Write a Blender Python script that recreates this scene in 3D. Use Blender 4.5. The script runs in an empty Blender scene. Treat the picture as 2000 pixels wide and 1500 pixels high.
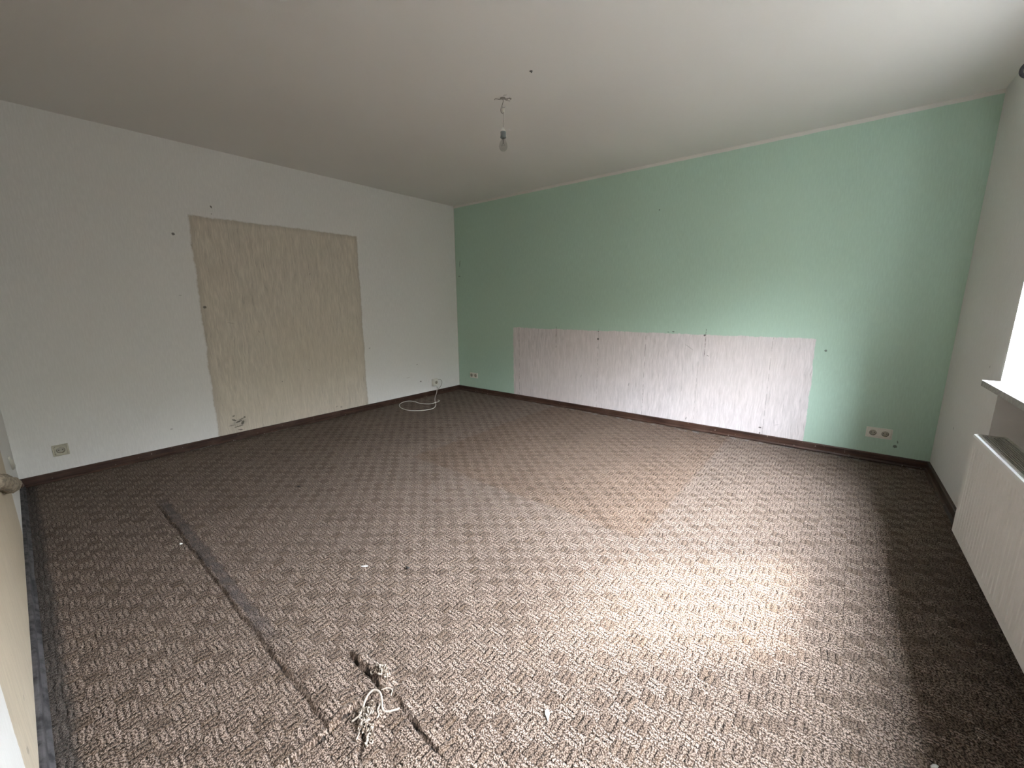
import bpy, bmesh, math, random
import numpy as np
from mathutils import Vector, Matrix
random.seed(7)
S = bpy.context.scene
COL = S.collection

# ---------------------------------------------------------------- camera
F_PX = 794.53
cd = bpy.data.cameras.new('camera'); cam = bpy.data.objects.new('camera', cd); COL.objects.link(cam)
cd.sensor_width = 36.0; cd.lens = 36.0 * F_PX / 2000.0; cd.clip_start = 0.02
cam.rotation_euler = (1.37402, 0.00755, 0.68636)
cam.location = (4.28076, 0.13157, 1.2276)
S.camera = cam

# ---------------------------------------------------------------- room numbers (metres)
L, W, H = 4.1335, 4.8621, 2.5
NE_Y = L + 0.1047                      # the green wall runs slightly askew
def xE(y): return W + 0.0231 * (L - y)  # inner face of the window wall
def yN(x): return L + (NE_Y - L) * x / W
WIN_Y0, WIN_Y1, SILL_Z, HEAD_Z = 2.21, 3.131, 0.836, 2.22
W2_Y0, W2_Y1 = .85, 1.70               # second window, unseen beside the camera, added to light the foreground
HB = 0.064

# ---------------------------------------------------------------- world, sun, exposure
wd = bpy.data.worlds.new('world'); S.world = wd; wd.use_nodes = True
nt = wd.node_tree; nt.nodes.clear()
def wn(t): return nt.nodes.new(t)
out = wn('ShaderNodeOutputWorld'); bg = wn('ShaderNodeBackground')
tc = wn('ShaderNodeTexCoord'); sx = wn('ShaderNodeSeparateXYZ'); rmp = wn('ShaderNodeValToRGB')
nt.links.new(tc.outputs['Generated'], sx.inputs[0])
nt.links.new(sx.outputs['Z'], rmp.inputs[0])
cr = rmp.color_ramp
cr.elements[0].position = 0.0; cr.elements[0].color = (0.014, 0.014, 0.013, 1)
cr.elements[1].position = 1.0; cr.elements[1].color = (0.76, 0.86, 1.0, 1)
e = cr.elements.new(0.25); e.color = (0.046, 0.047, 0.043, 1)
e = cr.elements.new(0.40); e.color = (0.27, 0.29, 0.31, 1)
e = cr.elements.new(0.70); e.color = (0.84, 0.91, 1.0, 1)
nt.links.new(rmp.outputs[0], bg.inputs[0]); bg.inputs[1].default_value = 124.0
nt.links.new(bg.outputs[0], out.inputs[0])

sd = bpy.data.lights.new('sun', 'SUN'); sun = bpy.data.objects.new('sun', sd); COL.objects.link(sun)
SUN_DIR = Vector((-0.785, -0.62, -math.tan(math.radians(47.5))))
sun.rotation_euler = SUN_DIR.to_track_quat('-Z', 'Y').to_euler()
sun.location = (9, 7, 8)
sd.energy = 11.5; sd.angle = math.radians(7.0); sd.color = (1.0, 0.97, 0.93)

S.view_settings.view_transform = 'Standard'; S.view_settings.look = 'None'
S.view_settings.gamma = 1.0; S.view_settings.use_curve_mapping = False
S.view_settings.exposure = 1.0
S.cycles.use_denoising = True
S.cycles.max_bounces = 14; S.cycles.diffuse_bounces = 10; S.cycles.transparent_max_bounces = 12
S.cycles.sample_clamp_indirect = 10

for y0_, y1_ in ((WIN_Y0, WIN_Y1), (W2_Y0, W2_Y1)):       # sky portals: they only guide sampling of the sky
    pdn = bpy.data.lights.new('sky_portal', 'AREA'); pdn.shape = 'RECTANGLE'
    pdn.size = y1_ - y0_; pdn.size_y = HEAD_Z - SILL_Z
    portal = bpy.data.objects.new('sky_portal', pdn); COL.objects.link(portal)
    portal.location = (xE((y0_ + y1_) / 2) + .33, (y0_ + y1_) / 2, (SILL_Z + HEAD_Z) / 2)
    portal.rotation_euler = Vector((-1, 0, 0)).to_track_quat('-Z', 'Z').to_euler()
    pdn.cycles.is_portal = True

# ---------------------------------------------------------------- node helper
class NT:
    def __init__(self, name, rough=0.6, metallic=0.0, color=None, spec=None):
        self.m = bpy.data.materials.new(name); self.m.use_nodes = True
        self.t = self.m.node_tree; self.b = self.t.nodes['Principled BSDF']
        self.b.inputs['Roughness'].default_value = rough
        self.b.inputs['Metallic'].default_value = metallic
        if spec is not None: self.b.inputs['Specular IOR Level'].default_value = spec
        if color: self.b.inputs['Base Color'].default_value = (*color, 1)
    def n(self, t): return self.t.nodes.new(t)
    def set(self, sock, v):
        if isinstance(v, bpy.types.NodeSocket): self.t.links.new(v, sock)
        elif isinstance(v, (tuple, list)):
            sock.default_value = v if len(sock.default_value) == len(v) else (*v, 1)
        else: sock.default_value = v
    def math(self, op, a, b=None, c=None, clamp=False):
        n = self.n('ShaderNodeMath'); n.operation = op; n.use_clamp = clamp
        self.set(n.inputs[0], a)
        if b is not None: self.set(n.inputs[1], b)
        if c is not None: self.set(n.inputs[2], c)
        return n.outputs[0]
    def coord(self):
        return self.n('ShaderNodeTexCoord').outputs['Object']
    def sep(self, v):
        n = self.n('ShaderNodeSeparateXYZ'); self.set(n.inputs[0], v); return n.outputs
    def comb(self, x, y, z):
        n = self.n('ShaderNodeCombineXYZ')
        for i, q in enumerate((x, y, z)): self.set(n.inputs[i], q)
        return n.outputs[0]
    def scale(self, v, s):
        n = self.n('ShaderNodeVectorMath'); n.operation = 'MULTIPLY'; self.set(n.inputs[0], v); n.inputs[1].default_value = s
        return n.outputs[0]
    def noise(self, v, scale, detail=3, rough=0.5, dim='3D', dist=0.0):
        n = self.n('ShaderNodeTexNoise'); n.noise_dimensions = dim
        if v is not None: self.set(n.inputs['Vector'], v)
        n.inputs['Scale'].default_value = scale; n.inputs['Detail'].default_value = detail
        n.inputs['Roughness'].default_value = rough; n.inputs['Distortion'].default_value = dist
        return n.outputs['Fac']
    def mix(self, f, a, b, mode='MIX'):
        n = self.n('ShaderNodeMix'); n.data_type = 'RGBA'; n.blend_type = mode
        self.set(n.inputs['Factor'], f)
        for s, q in ((n.inputs[6], a), (n.inputs[7], b)): self.set(s, q)
        return n.outputs[2]
    def mixf(self, f, a, b):
        n = self.n('ShaderNodeMix'); n.data_type = 'FLOAT'
        self.set(n.inputs[0], f); self.set(n.inputs[2], a); self.set(n.inputs[3], b); return n.outputs[0]
    def ramp(self, f, lo, hi, a=0.0, b=1.0, smooth=True):
        n = self.n('ShaderNodeMapRange'); n.interpolation_type = 'SMOOTHSTEP' if smooth else 'LINEAR'
        self.set(n.inputs[0], f)
        for i, q in zip((1, 2, 3, 4), (lo, hi, a, b)): self.set(n.inputs[i], q)
        return n.outputs[0]
    def bump(self, h, dist, strength=1.0, normal=None):
        n = self.n('ShaderNodeBump'); self.set(n.inputs['Height'], h)
        n.inputs['Distance'].default_value = dist; n.inputs['Strength'].default_value = strength
        if normal is not None: self.set(n.inputs['Normal'], normal)
        return n.outputs[0]
    def color(self, c): self.set(self.b.inputs['Base Color'], c)
    def normal(self, c): self.set(self.b.inputs['Normal'], c)
    # ellipse-shaped marks with ragged rims; pts = (u, v, ru, rv, angle, strength)
    def marks(self, u, v, pts, wob):
        tot = None
        for (pu, pv, ru, rv, ang, st) in pts:
            c, s = math.cos(ang), math.sin(ang)
            du = self.math('SUBTRACT', u, pu); dv = self.math('SUBTRACT', v, pv)
            a = self.math('DIVIDE', self.math('ADD', self.math('MULTIPLY', du, c), self.math('MULTIPLY', dv, s)), ru)
            b = self.math('DIVIDE', self.math('SUBTRACT', self.math('MULTIPLY', dv, c), self.math('MULTIPLY', du, s)), rv)
            r = self.math('SQRT', self.math('ADD', self.math('MULTIPLY', a, a), self.math('MULTIPLY', b, b)))
            r = self.math('ADD', r, self.math('MULTIPLY', self.math('SUBTRACT', wob, 0.5), 1.6))
            k = self.ramp(r, 1.15, 0.75, 0.0, st)
            tot = k if tot is None else self.math('MAXIMUM', tot, k)
        return tot

# ---------------------------------------------------------------- wall materials
# painted wall with a patch of older bare wallpaper where furniture stood
def wall_mat(name, paint, axis, patches=(), paper=(0.5, 0.45, 0.38), top_strip=False, marks=(), hairs=(), cracks=(), streak=(1.0, 0.5), rim_dirt=0.0, tint=None):
    k = NT(name, rough=0.75, spec=0.25)
    co = k.coord(); X, Y, Z = k.sep(co)
    u = X if axis == 'x' else Y
    P = k.comb(u, 0.0, Z)
    fib = k.noise(k.comb(k.math('MULTIPLY', u, 130), 0.0, k.math('MULTIPLY', Z, 16)), 1.0, 3, 0.55)
    fib2 = k.noise(k.comb(k.math('MULTIPLY', u, 55), 3.1, k.math('MULTIPLY', Z, 5)), 1.0, 3, 0.55)
    big = k.noise(P, 0.9, 3, 0.55)
    fine = k.noise(P, 320, 2, 0.6)
    jag = k.noise(P, 26, 4, 0.65); jag2 = k.noise(P, 5, 2)
    col_p = k.mix(k.ramp(fib, 0.35, 0.7), tuple(c * 0.93 for c in paint), paint)
    col_p = k.mix(k.ramp(big, 0.35, 0.7, 0, 0.5), col_p, tuple(c * q for c, q in zip(paint, tint or (0.94, 0.93, 0.91))))
    # old paper: brushed vertical grain, groove shadows painted in as darker lines
    wavy = k.math('ADD', u, k.math('MULTIPLY', k.noise(k.comb(k.math('MULTIPLY', u, 9), 1.0, k.math('MULTIPLY', Z, 9)), 1.0, 2), 0.03))
    gr = k.noise(k.comb(k.math('MULTIPLY', wavy, 105), 7.0, k.math('MULTIPLY', Z, 9)), 1.0, 3, 0.6)
    gr2 = k.noise(k.comb(k.math('MULTIPLY', wavy, 34), 2.0, k.math('MULTIPLY', Z, 3.5)), 1.0, 3, 0.6)
    g = k.math('ADD', k.math('MULTIPLY', gr, 0.6), k.math('MULTIPLY', gr2, 0.4))
    lines = k.ramp(g, 0.57, 0.66)
    col_o = k.mix(k.ramp(g, 0.36, 0.58), tuple(min(1, c * 1.07) for c in paper), tuple(c * (1 - .15 * streak[0]) for c in paper))
    col_o = k.mix(k.math('MULTIPLY', lines, streak[0] * 0.7), col_o, tuple(c * 0.55 for c in paper))
    col_o = k.mix(k.ramp(big, 0.4, 0.65, 0, 0.35), col_o, tuple(c * q for c, q in zip(paper, (0.97, 0.94, 0.88))))
    mask = None; rim = None
    for (u0, u1, z0, z1, lean) in patches:
        uu = k.math('ADD', u, k.math('MULTIPLY', Z, lean))
        w = k.math('ADD', k.math('MULTIPLY', k.math('SUBTRACT', jag, 0.5), 0.028), k.math('MULTIPLY', k.math('SUBTRACT', jag2, 0.5), 0.03))
        d = k.math('MINIMUM', k.math('MINIMUM', k.math('SUBTRACT', uu, u0), k.math('SUBTRACT', u1, uu)),
                   k.math('MINIMUM', k.math('SUBTRACT', k.math('ADD', Z, 0), z0), k.math('SUBTRACT', z1, Z)))
        d = k.math('ADD', d, w)
        mk = k.ramp(d, -0.0015, 0.0025)
        rm = k.math('MULTIPLY', k.ramp(d, -0.012, 0.0), k.ramp(d, 0.05, 0.0))
        mask = mk if mask is None else k.math('MAXIMUM', mask, mk)
        rim = rm if rim is None else k.math('MAXIMUM', rim, rm)
    if mask is not None:
        c = k.mix(mask, col_p, col_o)
        if rim_dirt: c = k.mix(k.math('MULTIPLY', rim, rim_dirt), c, tuple(q * 0.55 for q in paper))
        h = k.math('ADD', k.math('MULTIPLY', k.mixf(mask, fib, g), k.mixf(mask, 0.5, streak[1] * 2.2)), k.math('MULTIPLY', k.math('SUBTRACT', 1.0, mask), 0.8))
    else:
        c = col_p; h = k.math('MULTIPLY', fib, 0.5)
    h = k.math('ADD', h, k.math('MULTIPLY', fine, 0.35))
    if top_strip:
        wv = k.math('MULTIPLY', k.math('SUBTRACT', k.noise(P, 8, 3), 0.5), 0.012)
        c = k.mix(k.ramp(k.math('ADD', Z, wv), 2.472, 2.474), c, (0.66, 0.64, 0.60))
        lw = k.math('MULTIPLY', k.math('SUBTRACT', k.noise(P, 6, 3), 0.5), 0.010)
        c = k.mix(k.ramp(k.math('ADD', k.math('ADD', u, 0), lw), 0.006, 0.004), c, (0.66, 0.64, 0.60))
    wob = k.noise(P, 190, 3, 0.6)
    if marks: c = k.mix(k.marks(u, Z, marks, wob), c, (0.045, 0.04, 0.034))
    if hairs:
        # thin straight paper joints: (u, z0, z1)
        hw = k.math('MULTIPLY', k.math('SUBTRACT', k.noise(P, 16, 3), 0.5), 0.008)
        for (hu, z0, z1, st) in hairs:
            a = k.math('ABSOLUTE', k.math('ADD', k.math('SUBTRACT', u, hu), hw))
            q = k.math('MULTIPLY', k.ramp(a, 0.0034, 0.0012, 0, st), k.math('MULTIPLY', k.ramp(Z, z0, z0 + .01), k.ramp(Z, z1, z1 - .01)))
            q = k.math('MULTIPLY', q, k.ramp(k.noise(P, 22, 2), 0.40, 0.55))
            c = k.mix(q, c, (0.10, 0.085, 0.07))
    k.color(c); k.normal(k.bump(h, 0.0016, 0.55))
    return k.m

M = {}
PAPER_W = (0.605, 0.55, 0.472)
M['wall_w'] = wall_mat('painted_white_wall_with_beige_paper', (0.75, 0.745, 0.73), 'y',
    patches=[(1.165, 2.655, -1.0, 1.952, -0.012)], paper=PAPER_W, streak=(0.95, 0.6), rim_dirt=0.35,
    marks=[(1.07, 1.791, .011, .011, 0, .8), (1.356, 2.042, .006, .012, .3, .8), (1.352, 1.985, .004, .006, 0, .5), (1.206, 1.211, .013, .011, 0, .75),
           (1.300, 0.185, .020, .007, -.5, .8), (1.335, 0.165, .030, .007, .25, .85), (1.365, 0.148, .012, .022, -.5, .8),
           (1.33, 0.120, .038, .005, .1, .75), (1.36, 0.185, .024, .005, .35, .75), (1.385, 0.196, .008, .010, 0, .7), (1.30, 0.225, .011, .006, .3, .7), (1.275, 0.14, .024, .004, .0, .5), (1.34, 0.085, .022, .005, -.2, .7),
           (1.34, 0.155, .06, .035, .1, .22),
           (2.735, 0.723, .012, .005, .6, .45), (3.445, 0.219, .012, .010, -.6, .75), (3.40, 0.45, .012, .006, .3, .45),
           (0.847, 0.213, .009, .006, 0, .4), (1.051, 1.309, .010, .003, 0, .35), (2.33, 0.10, .010, .006, 0, .6), (2.28, 0.115, .016, .004, .4, .45),
           (1.60, 0.98, .004, .012, .5, .4), (2.02, .56, .003, .016, .9, .4), (1.38, 1.07, .03, .0025, -.25, .4), (3.25, .30, .03, .005, .1, .2), (1.75, .48, .006, .006, 0, .5), (2.13, 1.53, .004, .012, -.4, .4)])
M['wall_n'] = wall_mat('mint_green_wall_with_bare_paper', (0.44, 0.60, 0.50), 'x',
    patches=[(1.005, 4.10, -1.0, 0.925, 0.004)], paper=(0.69, 0.638, 0.642), top_strip=True, streak=(0.95, 1.0), tint=(1.0, 0.98, 0.96),
    hairs=[(1.64, 0.70, .96, .9), (1.095, 0.02, .93, .55), (2.182, 0.05, .95, .5), (2.706, 0.05, .94, .6), (3.268, 0.68, .98, .9), (3.22, 0.1, .7, .35), (3.80, 0.05, .93, .45)],
    marks=[(.086, 1.757, .005, .045, -.1, .8), (.069, 1.589, .022, .005, 0, .6), (2.767, 2.081, .006, .005, 0, .8), (4.165, .834, .010, .009, .5, .7),
           (4.662, .138, .012, .012, .3, .75), (4.672, .175, .004, .012, .2, .6), (2.178, .833, .012, .012, 0, .85), (2.178, .915, .005, .008, 0, .7), (3.257, .918, .008, .009, .3, .85), (2.972, .941, .012, .005, 0, .75), (2.925, .937, .010, .004, 0, .7),
           (1.638, .845, .004, .022, 0, .7), (2.17, .735, .006, .004, 0, .5), (3.30, .73, .012, .003, -.4, .6), (3.778, .123, .012, .006, 0, .8), (3.78, .07, .006, .012, 0, .7), (3.13, .80, .05, .003, -.6, .35),
           (3.90, .17, .02, .004, .4, .2), (2.55, .37, .006, .02, -.2, .4), (1.98, .4, .005, .018, -.3, .35), (3.15, .10, .006, .014, -.3, .5)])
M['wall_e'] = wall_mat('painted_white_window_wall', (0.72, 0.715, 0.70), 'y', marks=[(3.80, .43, .006, .010, 0, .6), (3.35, .88, .006, .006, 0, .5)])
M['wall_s'] = wall_mat('painted_white_near_wall', (0.75, 0.745, 0.73), 'x',
    patches=[(1.09, 3.0, -1.0, 2.05, 0.0)], paper=(0.53, 0.46, 0.36), streak=(0.4, 0.4),
    marks=[(2.72, .22, .012, .008, .2, .25), (2.9, .2, .02, .01, .7, .3)])

def ceiling_mat():
    k = NT('matt_white_ceiling', rough=0.85, spec=0.15)
    co = k.coord(); X, Y, Z = k.sep(co)
    big = k.noise(co, 0.8, 3); f = k.noise(co, 260, 2, .6); st = k.noise(k.comb(k.math('MULTIPLY', X, 3), k.math('MULTIPLY', Y, 40), 0.0), 1.0, 3)
    c = k.mix(k.ramp(big, .35, .7), (0.755, 0.738, 0.712), (0.73, 0.712, 0.69))
    
    wob = k.noise(co, 150, 3)
    c = k.mix(k.marks(X, Y, [(2.737, 2.199, .010, .010, 0, .85), (2.45, 2.31, .014, .010, 0, .25)], wob), c, (0.05, 0.04, 0.035))
    k.color(c); k.normal(k.bump(f, 0.001, .5)); return k.m
M['ceiling'] = ceiling_mat()

def carpet_mat():
    k = NT('brown_basket_weave_loop_carpet', rough=0.95, spec=0.08)
    co = k.coord(); X, Y, Z = k.sep(co)
    wv = k.math('MULTIPLY', k.math('SUBTRACT', k.noise(co, 5.5, 3, 0.6), 0.5), 0.036)
    wvb = k.math('MULTIPLY', k.math('SUBTRACT', k.noise(k.scale(co, (1.0, 1.1, 1.0)), 6.7, 3, 0.6), 0.5), 0.036)
    wv2 = k.math('MULTIPLY', k.math('SUBTRACT', k.noise(co, 28, 2), 0.5), 0.010)
    wv3 = k.math('MULTIPLY', k.math('SUBTRACT', k.noise(k.scale(co, (1, 1, 1)), 33, 2), 0.5), 0.010)
    x = k.math('ADD', k.math('ADD', X, wv), wv2); y = k.math('ADD', k.math('SUBTRACT', Y, wvb), wv3)
    CX, CY = 0.062, 0.050
    px = k.math('DIVIDE', x, CX); py = k.math('DIVIDE', y, CY)
    ix = k.math('FLOOR', px); iy = k.math('FLOOR', py)
    fx = k.math('FRACT', px); fy = k.math('FRACT', py)
    par = k.math('PINGPONG', k.math('ADD', ix, iy), 1.0)          # 0 / 1 chequer
    wn_ = k.n('ShaderNodeTexWhiteNoise'); wn_.noise_dimensions = '2D'
    k.set(wn_.inputs['Vector'], k.comb(ix, iy, 0.0)); rnd = wn_.outputs['Value']
    # three ribs per cell, running along X where par=0 and along Y where par=1
    NR = 3.0
    across = k.mixf(par, fy, fx); along = k.mixf(par, fx, fy)
    pr = k.math('MULTIPLY', across, NR)
    ri = k.math('FLOOR', pr); rf = k.math('FRACT', pr)
    rib = k.math('POWER', k.math('SINE', k.math('MULTIPLY', rf, math.pi)), 0.55)
    endf = k.ramp(k.math('MINIMUM', along, k.math('SUBTRACT', 1.0, along)), 0.0, 0.07, 0.72, 1.0)
    hrib = k.math('MULTIPLY', rib, endf)
    wn2 = k.n('ShaderNodeTexWhiteNoise'); wn2.noise_dimensions = '3D'
    k.set(wn2.inputs['Vector'], k.comb(ix, iy, ri)); rr = wn2.outputs['Value']
    low = k.ramp(rr, 0.25, 0.75, 0.55, 1.0)
    hrib = k.math('MULTIPLY', hrib, low)
    # yarn loops
    vor = k.n('ShaderNodeTexVoronoi'); vor.feature = 'F1'; vor.voronoi_dimensions = '2D'
    dco = k.comb(k.math('ADD', X, k.math('MULTIPLY', k.noise(co, 120, 1), .006)), k.math('ADD', Y, k.math('MULTIPLY', k.noise(co, 140, 1), .006)), 0.0)
    k.set(vor.inputs['Vector'], dco); vor.inputs['Scale'].default_value = 190
    loop = k.ramp(vor.outputs['Distance'], 0.75, 0.1)
    n1 = k.noise(co, 260, 2, 0.7)
    yarn = k.math('ADD', k.math('MULTIPLY', loop, 0.55), k.math('MULTIPLY', n1, 0.45))
    ycol = k.ramp(yarn, 0.30, 0.66)
    # colour
    light = (0.285, 0.214, 0.173); dark = (0.054, 0.034, 0.022)
    c = k.mix(ycol, dark, light)
    c = k.mix(k.ramp(hrib, 0.0, 0.60, 0.75, 0.0), c, (0.048, 0.032, 0.023))
    dk = k.math('MULTIPLY', par, k.ramp(rnd, 0.05, 0.95, 0.35, 0.85))
    c = k.mix(dk, c, k.mix(ycol, (0.042, 0.026, 0.017), (0.14, 0.099, 0.073)))
    # odd brownish loops
    c = k.mix(k.math('MULTIPLY', k.ramp(rr, 0.86, 0.9), 0.22), c, (0.12, 0.078, 0.048))
    # wear: trampled flat where furniture never stood, browner where the bed stood
    bw = k.math('MULTIPLY', k.math('SUBTRACT', k.noise(co, 9, 3), .5), .05)
    bed = k.math('MULTIPLY', k.math('MULTIPLY', k.ramp(k.math('ADD', X, bw), 1.62, 1.66), k.ramp(k.math('ADD', X, bw), 3.57, 3.53)), k.ramp(k.math('ADD', Y, bw), 2.03, 2.08))
    c = k.mix(k.math('MULTIPLY', bed, 0.5), c, k.mix(1.0, c, (0.84, 0.70, 0.55), 'MULTIPLY'))
    stain = k.noise(co, 1.7, 4, .6)
    c = k.mix(k.ramp(stain, .5, .72, 0, .35), c, k.mix(1.0, c, (0.78, 0.74, 0.70), 'MULTIPLY'))
    # darker soiled strip along the seam near the left
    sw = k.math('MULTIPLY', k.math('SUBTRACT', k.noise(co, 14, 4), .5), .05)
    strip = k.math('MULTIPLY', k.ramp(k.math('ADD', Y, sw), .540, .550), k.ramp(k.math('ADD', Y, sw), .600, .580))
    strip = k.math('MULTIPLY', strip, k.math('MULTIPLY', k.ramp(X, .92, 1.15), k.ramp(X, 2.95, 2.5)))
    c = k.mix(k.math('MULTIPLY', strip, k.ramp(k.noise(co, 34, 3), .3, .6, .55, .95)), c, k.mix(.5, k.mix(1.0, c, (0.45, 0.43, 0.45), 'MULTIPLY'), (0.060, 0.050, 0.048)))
    # darker strip at the room edge by the near wall
    ew = k.ramp(k.math('ADD', Y, k.math('MULTIPLY', k.math('SUBTRACT', k.noise(co, 20, 3), .5), .05)), .085, .05)
    c = k.mix(k.math('MULTIPLY', ew, .75), c, (0.042, 0.036, 0.032))
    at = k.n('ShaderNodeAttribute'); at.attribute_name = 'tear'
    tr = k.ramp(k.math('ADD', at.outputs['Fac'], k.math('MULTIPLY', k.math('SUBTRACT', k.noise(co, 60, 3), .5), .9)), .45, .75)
    c = k.mix(k.math('MULTIPLY', tr, .93), c, (0.022, 0.016, 0.013))  # dark backing and gap shadow painted along the seam and tears
    # debris dust along the green wall
    du = k.math('MULTIPLY', k.ramp(k.math('SUBTRACT', k.math('MULTIPLY_ADD', X, 0.0215, L), Y), .10, .04), k.ramp(k.noise(co, 18, 3), .48, .62))
    c = k.mix(k.math('MULTIPLY', k.math('MULTIPLY', du, k.ramp(X, 1.0, 1.3)), .5), c, (0.27, 0.25, 0.24))
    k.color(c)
    nearw = k.ramp(strip, 0, 1, 1.0, .25)
    hmac = k.math('MULTIPLY', hrib, nearw)
    nrm = k.bump(hmac, 0.0075, 1.0)
    nrm = k.bump(yarn, 0.0045, .85, nrm)
    k.normal(nrm)
    k.b.inputs['Sheen Weight'].default_value = 0.05; k.b.inputs['Sheen Roughness'].default_value = 0.6
    return k.m
M['carpet'] = carpet_mat()

def simple(name, color, rough=.5, metallic=0., nscale=60, var=.10, bump=0.0, spec=None):
    k = NT(name, rough=rough, metallic=metallic, spec=spec)
    co = k.coord(); f = k.noise(co, nscale, 3, .6)
    k.color(k.mix(k.ramp(f, .35, .65), tuple(c * (1 - var) for c in color), color))
    if bump: k.normal(k.bump(f, bump, .6))
    return k.m
def wood_mat():
    k = NT('dark_brown_wood', rough=.42, spec=.4)
    co = k.coord(); g = k.noise(k.scale(co, (3, 3, 90)), 1.0, 4, .6); g2 = k.noise(co, 7, 3)
    c = k.mix(k.ramp(g, .35, .65), (0.022, 0.010, 0.007), (0.060, 0.029, 0.019))
    c = k.mix(k.ramp(g2, .45, .7, 0, .5), c, (0.085, 0.05, 0.038))
    w = k.noise(k.scale(co, (60, 60, 60)), 1.0, 2)
    c = k.mix(k.ramp(w, .70, .74, 0, .6), c, (0.42, 0.38, 0.35))
    k.color(c); k.normal(k.bump(g, .0006, .4)); return k.m
M['wood'] = wood_mat()
def grey_base():
    k = NT('worn_grey_dusty_wood', rough=.7, spec=.2)
    co = k.coord(); g = k.noise(co, 26, 4, .65)
    c = k.mix(k.ramp(g, .35, .62), (0.022, 0.021, 0.023), (0.085, 0.080, 0.083)); k.color(c); k.normal(k.bump(g, .001, .5)); return k.m
M['grey_wood'] = grey_base()
M['enamel'] = simple('white_radiator_enamel', (0.66, 0.655, 0.63), .55, nscale=8, var=.03)
M['grille'] = simple('dusty_radiator_grille', (0.42, 0.40, 0.36), .6, nscale=90, var=.25)
M['dark'] = simple('black_gap', (0.012, 0.011, 0.010), .8)
M['plastic'] = simple('cream_plastic', (0.70, 0.68, 0.61), .35, nscale=30, var=.05)
M['plastic_y'] = simple('aged_ivory_plastic', (0.47, 0.45, 0.36), .4, nscale=30, var=.08)
M['plastic_w'] = simple('white_plastic', (0.74, 0.73, 0.71), .3, nscale=30, var=.04)
M['contact'] = simple('brass_contact', (0.35, 0.25, 0.12), .35, 1.0)
M['socket_in'] = simple('shaded_socket_insert', (0.40, 0.375, 0.31), .45)
M['rim'] = simple('shaded_socket_rim', (0.13, 0.115, 0.09), .5)  # recess shade of the well wall put into this colour
M['hole'] = simple('dark_socket_hole', (0.02, 0.017, 0.014), .7)
M['cable'] = simple('white_cable_sheath', (0.72, 0.69, 0.66), .4, nscale=50, var=.06)
M['cable_g'] = simple('grey_wire_insulation', (0.30, 0.285, 0.255), .45, nscale=50, var=.15)
M['lampmetal'] = simple('grey_metal_lamp_shell', (0.27, 0.30, 0.31), .32, .75, nscale=40, var=.2)
M['porcelain'] = simple('white_porcelain', (0.72, 0.71, 0.67), .25)
M['iron'] = simple('dark_grey_metal', (0.10, 0.10, 0.115), .38, .8, nscale=60, var=.3)
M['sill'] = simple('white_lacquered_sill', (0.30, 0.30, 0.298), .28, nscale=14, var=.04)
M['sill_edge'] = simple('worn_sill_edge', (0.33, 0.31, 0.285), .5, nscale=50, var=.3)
M['frame'] = simple('white_window_frame', (0.78, 0.78, 0.77), .35, nscale=14, var=.03)
M['rubble'] = simple('crumbly_tan_mortar', (0.34, 0.285, 0.215), .9, nscale=55, var=.5, bump=.006)
M['yarn'] = simple('frayed_cream_yarn', (0.33, 0.275, 0.225), .9, nscale=300, var=.3, bump=.001)
M['yarn_d'] = simple('frayed_brown_yarn', (0.13, 0.092, 0.064), .9, nscale=300, var=.4, bump=.001)
M['crumb_k'] = simple('black_crumb', (0.015, 0.012, 0.010), .7)
M['crumb_w'] = simple('white_paper_scrap', (0.80, 0.79, 0.76), .6)
def glass_mat(name, tint=1.0):
    m = bpy.data.materials.new(name); m.use_nodes = True; t = m.node_tree; t.nodes.clear()
    o = t.nodes.new('ShaderNodeOutputMaterial'); a = t.nodes.new('ShaderNodeBsdfTransparent'); g = t.nodes.new('ShaderNodeBsdfGlossy')
    mx = t.nodes.new('ShaderNodeMixShader'); fr = t.nodes.new('ShaderNodeFresnel'); fr.inputs[0].default_value = 1.5
    a.inputs[0].default_value = (tint, tint, tint * .995, 1); g.inputs['Roughness'].default_value = 0.02
    ge = t.nodes.new('ShaderNodeNewGeometry'); sb = t.nodes.new('ShaderNodeMath'); sb.operation = 'SUBTRACT'; sb.use_clamp = True
    sb.inputs[0].default_value = 1.0; t.links.new(ge.outputs['Backfacing'], sb.inputs[1])
    mu = t.nodes.new('ShaderNodeMath'); mu.operation = 'MULTIPLY'; t.links.new(fr.outputs[0], mu.inputs[0]); t.links.new(sb.outputs[0], mu.inputs[1])
    t.links.new(mu.outputs[0], mx.inputs[0]); t.links.new(a.outputs[0], mx.inputs[1]); t.links.new(g.outputs[0], mx.inputs[2]); t.links.new(mx.outputs[0], o.inputs[0])
    return m
M['glass'] = glass_mat('clear_window_glass', .97)
M['bulb'] = glass_mat('clear_bulb_glass', .86)

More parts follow.
